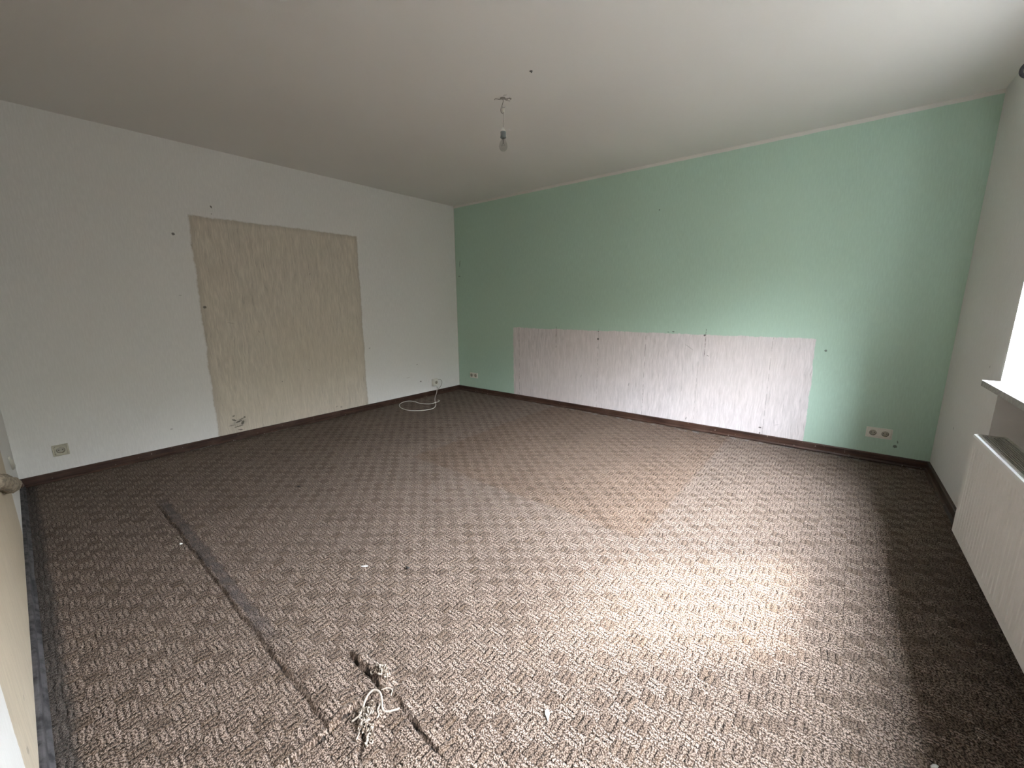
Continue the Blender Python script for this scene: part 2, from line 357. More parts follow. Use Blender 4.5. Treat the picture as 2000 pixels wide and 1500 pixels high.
# ---------------------------------------------------------------- mesh helpers
def obj(name, bm, mat, parent=None, smooth=False, bevel=0.0, loc=None):
    me = bpy.data.meshes.new(name); bmesh.ops.recalc_face_normals(bm, faces=bm.faces); bm.to_mesh(me); bm.free()
    o = bpy.data.objects.new(name, me); COL.objects.link(o)
    if mat: me.materials.append(M[mat] if isinstance(mat, str) else mat)
    if smooth:
        for p in me.polygons: p.use_smooth = True
    if bevel:
        b = o.modifiers.new('bevel', 'BEVEL'); b.width = bevel; b.segments = 2; b.limit_method = 'ANGLE'
    if loc: o.location = loc
    if parent: o.parent = parent
    return o
def box(bm, x0, x1, y0, y1, z0, z1):
    return prism(bm, [(x0, y0), (x1, y0), (x1, y1), (x0, y1)], z0, z1)
def prism(bm, pts, z0, z1):
    a = [bm.verts.new((x, y, z0)) for x, y in pts]; b = [bm.verts.new((x, y, z1)) for x, y in pts]
    n = len(pts); bm.faces.new(a[::-1]); bm.faces.new(b)
    for i in range(n): bm.faces.new((a[i], a[(i + 1) % n], b[(i + 1) % n], b[i]))
def lathe(bm, prof, seg=32, M4=None, cap=True):
    rings = []
    for r, z in prof:
        rings.append([bm.verts.new((r * math.cos(2 * math.pi * i / seg), r * math.sin(2 * math.pi * i / seg), z)) for i in range(seg)])
    for a, b in zip(rings, rings[1:]):
        for i in range(seg): bm.faces.new((a[i], a[(i + 1) % seg], b[(i + 1) % seg], b[i]))
    if cap:
        bm.faces.new(rings[0][::-1]); bm.faces.new(rings[-1])
    if M4 is not None: bmesh.ops.transform(bm, matrix=M4, verts=[v for r in rings for v in r])
def smooth_path(pts, n=8):
    P = [Vector(p) for p in pts]; Q = []
    P = [P[0] * 2 - P[1]] + P + [P[-1] * 2 - P[-2]]
    for i in range(1, len(P) - 2):
        for k in range(n):
            t = k / n; a, b, c, d = P[i - 1:i + 3]
            Q.append(0.5 * ((2 * b) + (c - a) * t + (2 * a - 5 * b + 4 * c - d) * t * t + (3 * b - a - 3 * c + d) * t ** 3))
    Q.append(P[-2]); return Q
def tube(bm, pts, r, seg=8, n=8, closed=False, smooth=True):
    Q = smooth_path(pts, n) if smooth else [Vector(p) for p in pts]
    if closed: Q = Q[:-1]
    up = Vector((0, 0, 1)); rings = []; N = len(Q)
    prev = None
    for i, q in enumerate(Q):
        a = Q[(i + 1) % N] if closed or i + 1 < N else q; b = Q[i - 1] if closed or i > 0 else q
        t = (a - b).normalized() if (a - b).length > 1e-9 else Vector((0, 0, 1))
        if prev is None:
            s = t.cross(up) if abs(t.dot(up)) < .95 else t.cross(Vector((1, 0, 0)))
        else: s = prev - t * prev.dot(t)
        s.normalize(); prev = s; w = t.cross(s)
        rr = r(i / (N - 1)) if callable(r) else r
        rings.append([bm.verts.new(q + (s * math.cos(2 * math.pi * k / seg) + w * math.sin(2 * math.pi * k / seg)) * rr) for k in range(seg)])
    rng = range(N) if closed else range(N - 1)
    for i in rng:
        a, b = rings[i], rings[(i + 1) % N]
        for k in range(seg): bm.faces.new((a[k], a[(k + 1) % seg], b[(k + 1) % seg], b[k]))
    if not closed: bm.faces.new(rings[0][::-1]); bm.faces.new(rings[-1])
def tag(o, label=None, cat=None, group=None, kind=None):
    if label: o['label'] = label
    if cat: o['category'] = cat
    if group: o['group'] = group
    if kind: o['kind'] = kind
    return o
def thing(name, loc, label, cat, group=None, rotz=0.0):
    o = bpy.data.objects.new(name, None); COL.objects.link(o); o.location = loc; o.rotation_euler = (0, 0, rotz); o.empty_display_size = .05
    return tag(o, label, cat, group)
def struct(name, bm, mat, parent=None, **k):
    o = obj(name, bm, mat, parent, **k); o['kind'] = 'structure'; return o
def new(): return bmesh.new()

# ---------------------------------------------------------------- shell
TH = 0.30; NX = 0.34
xs, xn = xE(-.3), xE(NE_Y + .3)
b = new(); prism(b, [(-TH, -TH), (0, -TH), (0, L + TH), (-TH, L + TH)], -.1, H + .1); struct('wall_west', b, 'wall_w')
b = new(); prism(b, [(0, yN(0)), (xE(NE_Y) + .0, yN(xE(NE_Y))), (xE(NE_Y), yN(xE(NE_Y)) + TH), (0, L + TH)], -.1, H + .1); struct('wall_north', b, 'wall_n')
b = new(); prism(b, [(0, -TH), (xE(0), -TH), (xE(0), 0), (0, 0)], -.1, H + .1); struct('wall_south', b, 'wall_s')
def eb(y0, y1, z0, z1, dx0=0.0):
    b = new(); prism(b, [(xE(y0) + dx0, y0), (xE(y0) + NX, y0), (xE(y1) + NX, y1), (xE(y1) + dx0, y1)], z0, z1); struct('wall_east', b, 'wall_e')
eb(-TH, W2_Y0, -.1, H + .1); eb(W2_Y1, WIN_Y0, SILL_Z - .03, H + .1); eb(W2_Y1, WIN_Y0, -.1, SILL_Z - .03, .15); eb(WIN_Y1, NE_Y + TH, -.1, H + .1)
for y0_, y1_ in ((WIN_Y0, WIN_Y1), (W2_Y0, W2_Y1)):
    eb(y0_, y1_, HEAD_Z, H + .1)
eb(WIN_Y0, WIN_Y1, -.1, SILL_Z - .03, .15); eb(1.50, W2_Y1, -.1, SILL_Z - .03, .15); eb(W2_Y0, 1.50, -.1, SILL_Z - .03)
b = new(); prism(b, [(-TH, -TH), (xs + NX, -TH), (xn + NX, NE_Y + TH), (-TH, NE_Y + TH)], H, H + .12); struct('ceiling', b, 'ceiling')

# carpeted floor, a graded grid so that the folds and tears near the camera are real relief
def axis(segs):
    a = []
    for s0, s1, st in segs: a += list(np.arange(s0, s1 - 1e-6, st))
    a.append(segs[-1][1]); return np.array(a)
gx = axis([(-.05, .2, .05), (.2, 2.5, .02), (2.5, 4.3, .005), (4.3, 5.2, .03)])
gy = axis([(-.05, .35, .01), (.35, 1.0, .004), (1.0, 1.6, .008), (1.6, 4.5, .04)])
XX, YY = np.meshgrid(gx, gy, indexing='ij')
def seg_d(px, py, pts):
    best = np.full(px.shape, 9.0); side = np.zeros(px.shape); tt = np.zeros(px.shape); tot = 0
    n = len(pts) - 1
    for i in range(n):
        ax, ay = pts[i]; bx, by = pts[i + 1]; dx, dy = bx - ax, by - ay; l2 = dx * dx + dy * dy
        t = np.clip(((px - ax) * dx + (py - ay) * dy) / l2, 0, 1)
        d = np.hypot(px - ax - t * dx, py - ay - t * dy)
        s = np.sign((px - ax) * dy - (py - ay) * dx)
        m = d < best; best = np.where(m, d, best); side = np.where(m, s, side); tt = np.where(m, (i + t) / n, tt)
    return best, side, tt
def sm(t): t = np.clip(t, 0, 1); return t * t * (3 - 2 * t)
rng = np.random.default_rng(3)
ZZ = np.zeros(XX.shape); TEAR = np.zeros(XX.shape)
# gentle unevenness
for _ in range(26):
    fx_, fy_ = rng.normal(0, 3.2, 2); ZZ += 0.0011 * np.sin(fx_ * XX + fy_ * YY + rng.uniform(0, 6.28))
# raised cut edge along the seam (the piece on the far side lies on top)
wv = 0.0022 * np.sin(XX * 17) + 0.0015 * np.sin(XX * 61 + 1)
s_ = YY - .538 - wv
f_ = sm((XX - .9) / .3) * sm((3.28 - XX) / .1)
ZZ += f_ * (0.011 * sm(s_ / .006) * np.exp(-np.clip(s_, 0, 9) / .11) - 0.004 * np.exp(-(s_ / .008) ** 2))
ZZ += f_ * 0.010 * sm((XX - 2.4) / .6) * np.exp(-((s_ - .06) / .05) ** 2)
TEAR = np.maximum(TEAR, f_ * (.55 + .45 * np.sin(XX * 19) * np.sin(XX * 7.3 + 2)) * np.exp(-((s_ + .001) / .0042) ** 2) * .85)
def crease(pts, depth, width, lip, lipw, lside):
    global ZZ, TEAR
    d, s, t = seg_d(XX, YY, pts)
    jit = 1 + .35 * np.sin(t * 37) * np.sin(t * 11 + 1)
    fade = np.sin(np.pi * np.clip(t * .94 + .03, 0, 1)) ** .5
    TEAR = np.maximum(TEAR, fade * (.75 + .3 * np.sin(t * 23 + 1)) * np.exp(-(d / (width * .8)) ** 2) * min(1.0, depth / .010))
    ZZ += fade * jit * (-depth * np.exp(-(d / width) ** 2) + lip * np.where(s * lside > 0, np.exp(-((d - width * 1.4) / lipw) ** 2), 0))
crease([(3.05, .715), (3.071, .712), (3.124, .709), (3.174, .712), (3.225, .708), (3.272, .700)], .013, .0055, .020, .024, -1)
crease([(3.232, .38), (3.246, .47), (3.251, .521), (3.246, .57), (3.244, .612), (3.250, .672), (3.262, .69)], .012, .005, .012, .016, -1)
crease([(3.29, .715), (3.330, .718), (3.364, .711), (3.421, .705), (3.47, .698), (3.526, .699), (3.60, .688)], .010, .0045, .010, .016, -1)
crease([(3.30, .625), (3.314, .607), (3.345, .579), (3.376, .553), (3.396, .536), (3.43, .50)], .010, .0045, .006, .016, 1)
crease([(4.045, 1.482), (4.060, 1.473), (4.076, 1.469), (4.078, 1.448), (4.071, 1.422)], .008, .0045, .005, .01, 1)
crease([(4.025, 1.395), (4.040, 1.372), (4.050, 1.368), (4.060, 1.375), (4.063, 1.355), (4.060, 1.314), (4.052, 1.276), (4.049, 1.24)], .006, .0035, .004, .01, 1)
crease([(4.047, 1.22), (4.045, 1.19), (4.037, 1.113), (4.036, 1.02)], .003, .003, .002, .01, 1)
crease([(4.13, 1.60), (4.11, 1.57), (4.115, 1.55)], .003, .003, .002, .008, 1)
# small crumpled heap by the tear
hb_ = np.exp(-(((XX - 3.222) / .036) ** 2 + ((YY - .742) / .020) ** 2)); ZZ += 0.022 * hb_ * (1 + .35 * np.sin(XX * 260) * np.sin(YY * 310 + 1))
ZZ += 0.012 * np.exp(-(((XX - 3.315) / .028) ** 2 + ((YY - .645) / .03) ** 2))
# shallow seam at the foot end of where the bed stood
s2 = YY - 2.01 - .085 * (XX - 2.18) / 1.3
ZZ -= 0.004 * np.exp(-(s2 / .02) ** 2) * sm((XX - 1.7) / .2) * sm((3.6 - XX) / .1)
b = new(); nxg, nyg = XX.shape
vs = [[b.verts.new((float(XX[i, j]), float(YY[i, j]), float(ZZ[i, j]) - .002)) for j in range(nyg)] for i in range(nxg)]
for i in range(nxg - 1):
    for j in range(nyg - 1): b.faces.new((vs[i][j], vs[i + 1][j], vs[i + 1][j + 1], vs[i][j + 1]))
floor = struct('floor', b, 'carpet', smooth=True)
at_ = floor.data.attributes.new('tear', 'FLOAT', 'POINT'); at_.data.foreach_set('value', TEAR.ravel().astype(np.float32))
floor.data.materials[0] = M['carpet']

# baseboards: shaped skirting with a small quarter-round foot
def skirting(name, p0, p1, inward, mat='wood', h=HB, t=.015):
    b = new(); p0, p1, n = Vector(p0), Vector(p1), Vector(inward).normalized()
    prof = [(0, 0), (t + .010, 0), (t + .010, .006), (t + .004, .014), (t, .017), (t, h - .006), (t - .004, h - .001), (t - .008, h), (0, h)]
    A = [b.verts.new((*(p0 + n * d), z)) for d, z in prof]; B = [b.verts.new((*(p1 + n * d), z)) for d, z in prof]
    k = len(prof)
    for i in range(k): b.faces.new((A[i], A[(i + 1) % k], B[(i + 1) % k], B[i]))
    b.faces.new(A[::-1]); b.faces.new(B)
    return struct(name, b, mat)
skirting('baseboard_west', (0, 0.0), (0, L), (1, 0))
skirting('baseboard_north', (0, yN(0)), (W, yN(W)), (.0215, -1))
skirting('baseboard_east', (xE(WIN_Y1), WIN_Y1), (xE(NE_Y), NE_Y), (-1, 0))
skirting('baseboard_south', (0, 0.0), (xE(0), 0.0), (0, 1), 'grey_wood', t=.012)

# ---------------------------------------------------------------- window (structure): frame, pane, sill
def build_window(nm, y0w, y1w, sill_x):
    win = bpy.data.objects.new(nm, None); COL.objects.link(win); win['kind'] = 'structure'
    ym = (y0w + y1w) / 2; ox, oy, oz = xE(ym) + .22, ym, SILL_Z; win.location = (ox, oy, oz)
    def pr(b, y0, y1, z0, z1, d0, d1):
        prism(b, [(xE(y0) + d0 - ox, y0 - oy), (xE(y0) + d1 - ox, y0 - oy), (xE(y1) + d1 - ox, y1 - oy), (xE(y1) + d0 - ox, y1 - oy)], z0 - oz, z1 - oz)
    def wframe(name, y0, y1, z0, z1, w, d0, d1):
        b = new()
        for q in [(y0, y0 + w, z0, z1), (y1 - w, y1, z0, z1), (y0 + w, y1 - w, z0, z0 + w), (y0 + w, y1 - w, z1 - w, z1)]: pr(b, *q, d0, d1)
        return obj(name, b, 'frame', win, bevel=.003)
    wframe('window_frame', y0w, y1w, SILL_Z, HEAD_Z, .045, .20, .27)
    wframe('window_sash', y0w + .035, y1w - .035, SILL_Z + .035, HEAD_Z - .035, .055, .18, .24)
    b = new(); pr(b, y0w + .085, y1w - .085, SILL_Z + .085, HEAD_Z - .085, .205, .215); obj('window_pane', b, 'glass', win)
    b = new(); pr(b, y0w + .06, y0w + .08, 1.48, 1.50, .135, .18); pr(b, y0w + .06, y0w + .08, 1.37, 1.50, .130, .145)
    obj('window_handle', b, 'frame', win, bevel=.003)
    SY0, SY1 = y0w, y1w + .003; dx = .0231 * (SY1 - SY0)
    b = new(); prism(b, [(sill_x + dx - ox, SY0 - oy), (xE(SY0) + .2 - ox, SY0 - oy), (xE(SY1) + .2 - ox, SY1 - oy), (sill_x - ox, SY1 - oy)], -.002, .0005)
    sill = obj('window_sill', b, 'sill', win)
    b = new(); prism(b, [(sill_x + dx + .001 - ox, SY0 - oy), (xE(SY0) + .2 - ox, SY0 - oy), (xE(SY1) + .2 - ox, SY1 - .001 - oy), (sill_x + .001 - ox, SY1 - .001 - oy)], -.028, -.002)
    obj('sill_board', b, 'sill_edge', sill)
build_window('window_1', WIN_Y0, WIN_Y1, 4.823)
build_window('added_window_2', W2_Y0, W2_Y1, 4.823 + .0231 * (WIN_Y1 - W2_Y1))

# ---------------------------------------------------------------- radiator
RX, RZ0, RZ1, RY1, RLEN, RD = 4.775, .18, .65, 2.742, 1.2, .102
rad = thing('radiator', (RX + RD / 2, RY1 - RLEN / 2, RZ0), 'white ribbed panel radiator below the window sill on the right', 'radiator')
rad.rotation_euler = (0, 0, math.atan(.0231))
hl, hd, rh = RLEN / 2, RD / 2, RZ1 - RZ0
# front panel with pressed vertical channels
def ribbed(xf, thick):
    b = new(); ys = []; y = -hl
    prof = [(-hl, .004), (-hl + .004, 0.0)]
    m = .032; pitch = .0333; yy = -hl + m
    n = int((RLEN - 2 * m) / pitch)
    off = (RLEN - n * pitch) / 2
    for i in range(n):
        y0 = -hl + off + i * pitch
        for t, d in ((.0, 0.), (.30, 0.), (.42, .004), (.58, .004), (.70, 0.)): prof.append((y0 + t * pitch, d))
    prof += [(hl - off, 0.), (hl - .004, 0.0), (hl, .004)]
    rows = [(0, .004, 0), (.004, 0, 0), (.030, 0, 0), (.042, 0, 1), (rh - .052, 0, 1), (rh - .040, 0, 0), (rh - .012, 0, 0), (rh - .003, .003, 0), (rh - .001, .009, 0)]
    V = [[b.verts.new((xf + e_ + (d if k or d_i in (0, len(prof) - 1) else 0.0), y_, z)) for d_i, (y_, d) in enumerate(prof)] for z, e_, k in rows]
    for r0, r1 in zip(V, V[1:]):
        for a in range(len(prof) - 1): b.faces.new((r0[a], r0[a + 1], r1[a + 1], r1[a]))
    bk = [[b.verts.new((xf + thick, y_, z)) for y_ in (-hl, hl)] for z in (0, rh - .001)]
    b.faces.new((bk[0][0], bk[1][0], bk[1][1], bk[0][1]))
    b.faces.new([r[0] for r in V] + [bk[1][0], bk[0][0]]); b.faces.new([r[-1] for r in V] + [bk[1][1], bk[0][1]])
    b.faces.new(V[0] + [bk[0][1], bk[0][0]]); b.faces.new(V[-1] + [bk[1][1], bk[1][0]])
    return b
obj('front_panel', ribbed(-hd, .016), 'enamel', rad)
b = new(); box(b, hd - .014, hd, -hl, hl, 0, rh - .004); obj('back_panel', b, 'enamel', rad, bevel=.002)
b = new(); box(b, -hd + .020, hd - .018, -hl + .02, hl - .02, .01, rh - .09); obj('convector_core', b, 'dark', rad)
for s in (-1, 1):
    b = new(); box(b, -hd + .016, hd - .014, s * hl - (.002 if s > 0 else 0), s * hl + (0 if s > 0 else .002), .012, rh - .006); obj('side_panel', b, 'enamel', rad, bevel=.0005)
# top grille: rails, long slats, perforated end strips
g = obj('top_grille', (lambda b: (box(b, -hd + .010, -hd + .022, -hl, hl, rh - .010, rh), box(b, hd - .014, hd - .002, -hl, hl, rh - .010, rh), b)[-1])(new()), 'grille', rad, bevel=.001)
b = new()
ns = 8
for i in range(ns):
    x_ = -hd + .026 + i * (RD - .046) / (ns - 1)
    box(b, x_ - .0015, x_ + .0015, -hl + .03, hl - .03, rh - .009, rh - .001)
for y_ in np.linspace(-hl + .25, hl - .25, 3): box(b, -hd + .02, hd - .012, y_ - .004, y_ + .004, rh - .010, rh - .006)
o = obj('slat_row', b, 'grille', g)
for s in (-1, 1):
    b = new()
    ya, yb = (s * (hl - .032), s * hl); y0, y1 = min(ya, yb), max(ya, yb)
    # strip with round punched holes made from a small grid ring pattern
    cols, rws = 6, 2
    cw = (RD - .036) / cols; ch = (y1 - y0) / rws
    for i in range(cols):
        for j in range(rws):
            cx_, cy_ = -hd + .022 + (i + .5) * cw, y0 + (j + .5) * ch
            N = 16; inn = []; outr = []
            for q in range(N):
                a = 2 * math.pi * (q + .5) / N; c_, s_n = math.cos(a), math.sin(a)
                kx = .5 * cw / max(abs(c_), 1e-6); ky = .5 * ch / max(abs(s_n), 1e-6); kk = min(kx, ky)
                inn.append(b.verts.new((cx_ + c_ * .0036, cy_ + s_n * .0036, rh - .001))); outr.append(b.verts.new((cx_ + c_ * kk, cy_ + s_n * kk, rh - .001)))
            for q in range(N): b.faces.new((inn[q], outr[q], outr[(q + 1) % N], inn[(q + 1) % N]))
    o = obj('perforated_end_strip', b, 'grille', g)
    so = o.modifiers.new('solid', 'SOLIDIFY'); so.thickness = .0015
for s in (-1, 1):
    b = new(); box(b, hd, hd + .125, s * .3 - .012, s * .3 + .012, .04, rh - .06)
    obj('wall_bracket', b, 'enamel', rad, bevel=.002)

# ---------------------------------------------------------------- light bulb on a bare wire
c0 = (2.42, 2.326, H)
lamp = thing('pendant_bulb', c0, 'clear light bulb in a grey holder hanging on bare wires from the ceiling', 'light bulb')
b = new(); lathe(b, [(.0, -.001), (.016, -.001), (.018, -.003), (.010, -.006), (.004, -.010), (0, -.010)][1:5], 20); obj('ceiling_cap', b, 'cable_g', lamp, smooth=True)
b = new(); tube(b, [(.0, 0, -.003), (.002, .002, -.018), (-.003, .0, -.036), (-.008, -.003, -.050), (-.013, -.005, -.064), (-.010, -.005, -.082), (0, 0, -.088), (.004, .002, -.082), (.002, 0, -.070), (-.004, 0, -.058)], .0024, 8); obj('supply_wire', b, 'cable_g', lamp, smooth=True)
for pts in ([(0, 0, -.004), (-.018, -.012, -.008), (-.038, -.026, -.004), (-.044, -.030, -.010)], [(0, 0, -.004), (.020, .014, -.012), (.036, .022, -.004), (.046, .032, -.010)], [(.01, .006, -.006), (.03, .03, -.003), (.036, .036, -.010)], [(0, 0, -.004), (.018, .018, -.014), (.032, .034, -.016)]):
    b = new(); tube(b, pts, .0020, 7); obj('cut_wire_end', b, 'cable_g', lamp, smooth=True)
b = new(); tube(b, [(-.005, 0, -.050), (.004, .004, -.056), (.011, .009, -.053), (.016, .012, -.048)], .0018, 7); obj('cut_wire_end', b, 'cable_g', lamp, smooth=True)
b = new(); box(b, -.009, .009, -.006, .006, -.084, -.060); obj('connector_block', b, 'plastic', lamp, bevel=.003)
b = new(); tube(b, [(.001, 0, -.082), (.004, .002, -.10), (.005, .002, -.12), (.002, 0, -.145), (.001, 0, -.165), (.0, 0, -.180)], .0019, 8); obj('lamp_wire', b, 'cable_g', lamp, smooth=True)
zb = -.183
b = new(); lathe(b, [(.003, zb + .012), (.006, zb + .010), (.010, zb + .002), (.0155, zb - .006), (.0175, zb - .012), (.0175, zb - .016)], 28); obj('holder_cap', b, 'porcelain', lamp, smooth=True)
b = new(); lathe(b, [(.0185, zb - .013), (.0190, zb - .015), (.0182, zb - .018), (.0182, zb - .040), (.0192, zb - .042), (.0192, zb - .047), (.0172, zb - .049), (.0150, zb - .047)], 28); obj('lamp_holder', b, 'lampmetal', lamp, smooth=True)
zc = zb - .049
b = new()
prof = [(.0125, zc + .006), (.0130, zc - .004), (.0150, zc - .012), (.0195, zc - .022), (.0240, zc - .032), (.0268, zc - .043), (.0272, zc - .050), (.0255, zc - .060), (.0210, zc - .069), (.0140, zc - .0745), (.0060, zc - .0768), (.0006, zc - .077)]
lathe(b, prof, 32); obj('glass_bulb', b, 'bulb', lamp, smooth=True)
b = new(); lathe(b, [(.0065, zc + .004), (.0065, zc - .006), (.0035, zc - .014), (.0030, zc - .030), (.0042, zc - .032), (.0005, zc - .034)], 16); obj('glass_stem', b, 'bulb', lamp, smooth=True)
b = new()
tube(b, [(.003, 0, zc - .012), (.004, 0, zc - .03), (.012, .004, zc - .046)], .0005, 5); tube(b, [(-.003, 0, zc - .012), (-.004, 0, zc - .03), (-.012, -.004, zc - .046)], .0005, 5)
tube(b, [(.012, .004, zc - .046), (.006, -.008, zc - .047), (0, -.009, zc - .045), (-.006, -.007, zc - .047), (-.012, -.004, zc - .046)], .0005, 5)
obj('filament', b, 'iron', lamp)
# small hook left in the ceiling behind the bulb
hk = thing('ceiling_hook', (2.737, 2.199, H), 'tiny dark hook stub in the ceiling near the hanging bulb', 'hook')
b = new(); tube(b, [(0, 0, .0), (0, 0, -.004), (.002, .001, -.008), (.005, .003, -.007)], .0018, 8); obj('hook', b, 'iron', hk, smooth=True)
b = new(); lathe(b, [(.006, -.0003), (.005, -.0015), (.002, -.002)], 16); obj('hook_plate', b, 'iron', hk, smooth=True)

# ---------------------------------------------------------------- sockets: built facing local +Y is out of the wall (x across, z up)
def disc_y(b, r0, r1, y0, y1, cx_, cz_, seg=32):
    # ring wall between two radii, axis along y
    A = [b.verts.new((cx_ + r0 * math.cos(2 * math.pi * i / seg), y0, cz_ + r0 * math.sin(2 * math.pi * i / seg))) for i in range(seg)]
    B = [b.verts.new((cx_ + r1 * math.cos(2 * math.pi * i / seg), y1, cz_ + r1 * math.sin(2 * math.pi * i / seg))) for i in range(seg)]
    for i in range(seg): b.faces.new((A[i], A[(i + 1) % seg], B[(i + 1) % seg], B[i]))
    return A, B
def plate(b, cx_, w, h, y1, r=.0215, seg=32):
    # square plate face with a round opening
    outr = []; inn = []
    for i in range(seg):
        a = 2 * math.pi * (i + .5) / seg; c_, s_ = math.cos(a), math.sin(a); kk = min(.5 * w / max(abs(c_), 1e-6), .5 * h / max(abs(s_), 1e-6))
        outr.append(b.verts.new((cx_ + c_ * kk, y1, s_ * kk))); inn.append(b.verts.new((cx_ + c_ * r, y1, s_ * r)))
    for i in range(seg): b.faces.new((inn[i], outr[i], outr[(i + 1) % seg], inn[(i + 1) % seg]))
    base = [b.verts.new((v.co.x + (.0015 if v.co.x > cx_ else -.0015) * 0, 0, v.co.z)) for v in outr]
    for i in range(seg): b.faces.new((outr[i], base[i], base[(i + 1) % seg], outr[(i + 1) % seg]))
def outlet(root, xs_, mat, w=.0805, h=.0805, depth=.010, ydep=0.0):
    n = len(xs_); tw = w + (n - 1) * .0711
    b = new()
    z0 = h / 2
    fr = [(-tw / 2, -z0), (tw / 2, -z0), (tw / 2, z0), (-tw / 2, z0)]
    # rim frame around the centre inserts
    for (a0, a1, c0_, c1) in [(-tw / 2, tw / 2, -z0, -z0 + .010), (-tw / 2, tw / 2, z0 - .010, z0), (-tw / 2, -tw / 2 + .010, -z0 + .010, z0 - .010), (tw / 2 - .010, tw / 2, -z0 + .010, z0 - .010)]:
        box(b, a0, a1, 0, depth - .002, c0_, c1)
    if n > 1: box(b, -.007, .007, 0, depth - .002, -z0 + .010, z0 - .010)
    f = obj('cover_frame', b, mat, root, bevel=.0015); f.location = (0, ydep, 0)
    for cx_ in xs_:
        b = new(); ww_ = .0585
        plate(b, cx_, ww_, h - .021, depth)
        ins = obj('socket_insert', b, mat, root); ins.location = (0, ydep, 0)
        b = new(); A, B = disc_y(b, .0215, .0195, depth, .0006, cx_, 0)
        obj('well_rim', b, 'rim', ins, smooth=True)
        b = new(); A, B = disc_y(b, .0193, .0165, .0006, .0012, cx_, 0); b.faces.new(B); obj('socket_well', b, 'socket_in', ins)
        for s in (-1, 1):
            b = new(); A, B = disc_y(b, .0031, .0031, -.0002 + .0022, .0018, cx_ + s * .0095, 0, 14); b.faces.new(A); obj('pin_hole', b, 'hole', ins)
            b = new(); box(b, cx_ - .003, cx_ + .003, .0006, depth - .002, s * .0205 - .0014, s * .0205 + .0014); obj('earth_clip', b, 'contact', ins, bevel=.0005)
def wall_thing(name, x, y, z, facing, label, cat, group=None):
    # facing: rotation so that local +Y points into the room
    o = thing(name, (x, y, z), label, cat, group); o.rotation_euler = (0, 0, facing); return o
t = wall_thing('wall_socket', .0, .2175, .2145, -math.pi / 2, 'single ivory wall socket low on the white wall at far left', 'socket')
outlet(t, [0.0], 'plastic_y', ydep=.0)
aN = math.atan((NE_Y - L) / W)
xq = .300; t = wall_thing('double_wall_socket', xq, yN(xq), .235, math.pi + aN, 'small double wall socket on green wall beside the far room corner', 'socket', 'double sockets on the green wall')
outlet(t, [-.03555, .03555], 'plastic', ydep=.0, w=.070, h=.072)
xq = 4.560; t = wall_thing('double_wall_socket', xq, yN(xq), .2255, math.pi + aN, 'cream double wall socket on green wall near the window wall', 'socket', 'double sockets on the green wall')
outlet(t, [-.03555, .03555], 'plastic', ydep=.0)
# surface-mounted socket with cable
t = wall_thing('surface_socket', 0, 3.665, .178, -math.pi / 2, 'surface mounted white socket box near the corner with a cable coming out', 'socket')
b = new(); box(b, -.042, .042, 0, .038, -.048, .048); obj('back_box', b, 'plastic', t, bevel=.004)
outlet(t, [0.0], 'plastic', w=.080, h=.086, depth=.008, ydep=.0385)
b = new()
tube(b, [(.045, 3.70, .215), (.055, 3.735, .205), (.058, 3.755, .175), (.055, 3.745, .13), (.05, 3.715, .095), (.052, 3.685, .088), (.055, 3.672, .12)], .0036, 8)
tag(obj('short_cable', b, 'cable_g', smooth=True), 'short grey cable looped round the surface socket box in the corner', 'cable')
b = new()
fz = .0045
tube(b, [(.052, 3.665, .135), (.060, 3.660, .11), (.070, 3.650, .06), (.095, 3.61, .02), (.16, 3.54, fz), (.30, 3.42, fz), (.47, 3.29, fz), (.58, 3.15, fz), (.55, 3.02, fz), (.44, 2.93, fz), (.28, 2.93, fz), (.13, 3.00, .006), (.055, 3.10, .010), (.05, 3.20, .008), (.13, 3.235, fz), (.24, 3.22, fz), (.37, 3.27, fz + .001), (.40, 3.37, .014), (.35, 3.45, .008), (.29, 3.475, fz)], .0040, 8, 10)
tag(obj('loose_cable', b, 'cable', smooth=True), 'white cable hanging from the corner socket and looped on the carpet', 'cable')

# ---------------------------------------------------------------- curtain rod with ring end, above the window
rod = thing('curtain_rod', (4.777, 3.15, 2.216), 'dark metal curtain rod ending in a round scroll above the window', 'curtain rod')
b = new(); tube(b, [(.030, -.06, .0), (.030, -.6, .0), (.030, -2.3, .0)], .010, 12, smooth=False); obj('rod', b, 'iron', rod, smooth=True)
b = new()
pts = []
for i in range(60):
    a = -math.pi * .5 - i / 59 * 1.96 * math.pi; r_ = .0355
    pts.append((.0 + r_ * math.cos(a), .0 + .0004 * i, .007 + r_ * math.sin(a)))
pts = [(.030, -.06, .0), (.028, -.030, -.02), (.014, -.008, -.028)] + pts
tube(b, pts, lambda t: .0068, 10, 2); obj('scroll_finial', b, 'iron', rod, smooth=True)
for yy in (-.12, -1.9):
    b = new(); tube(b, [(.030, yy, .0), (.07, yy, .0), (xE(3.15 + yy) - 4.777, yy, .0)], .007, 8, smooth=False); obj('rod_bracket', b, 'iron', rod, smooth=True)

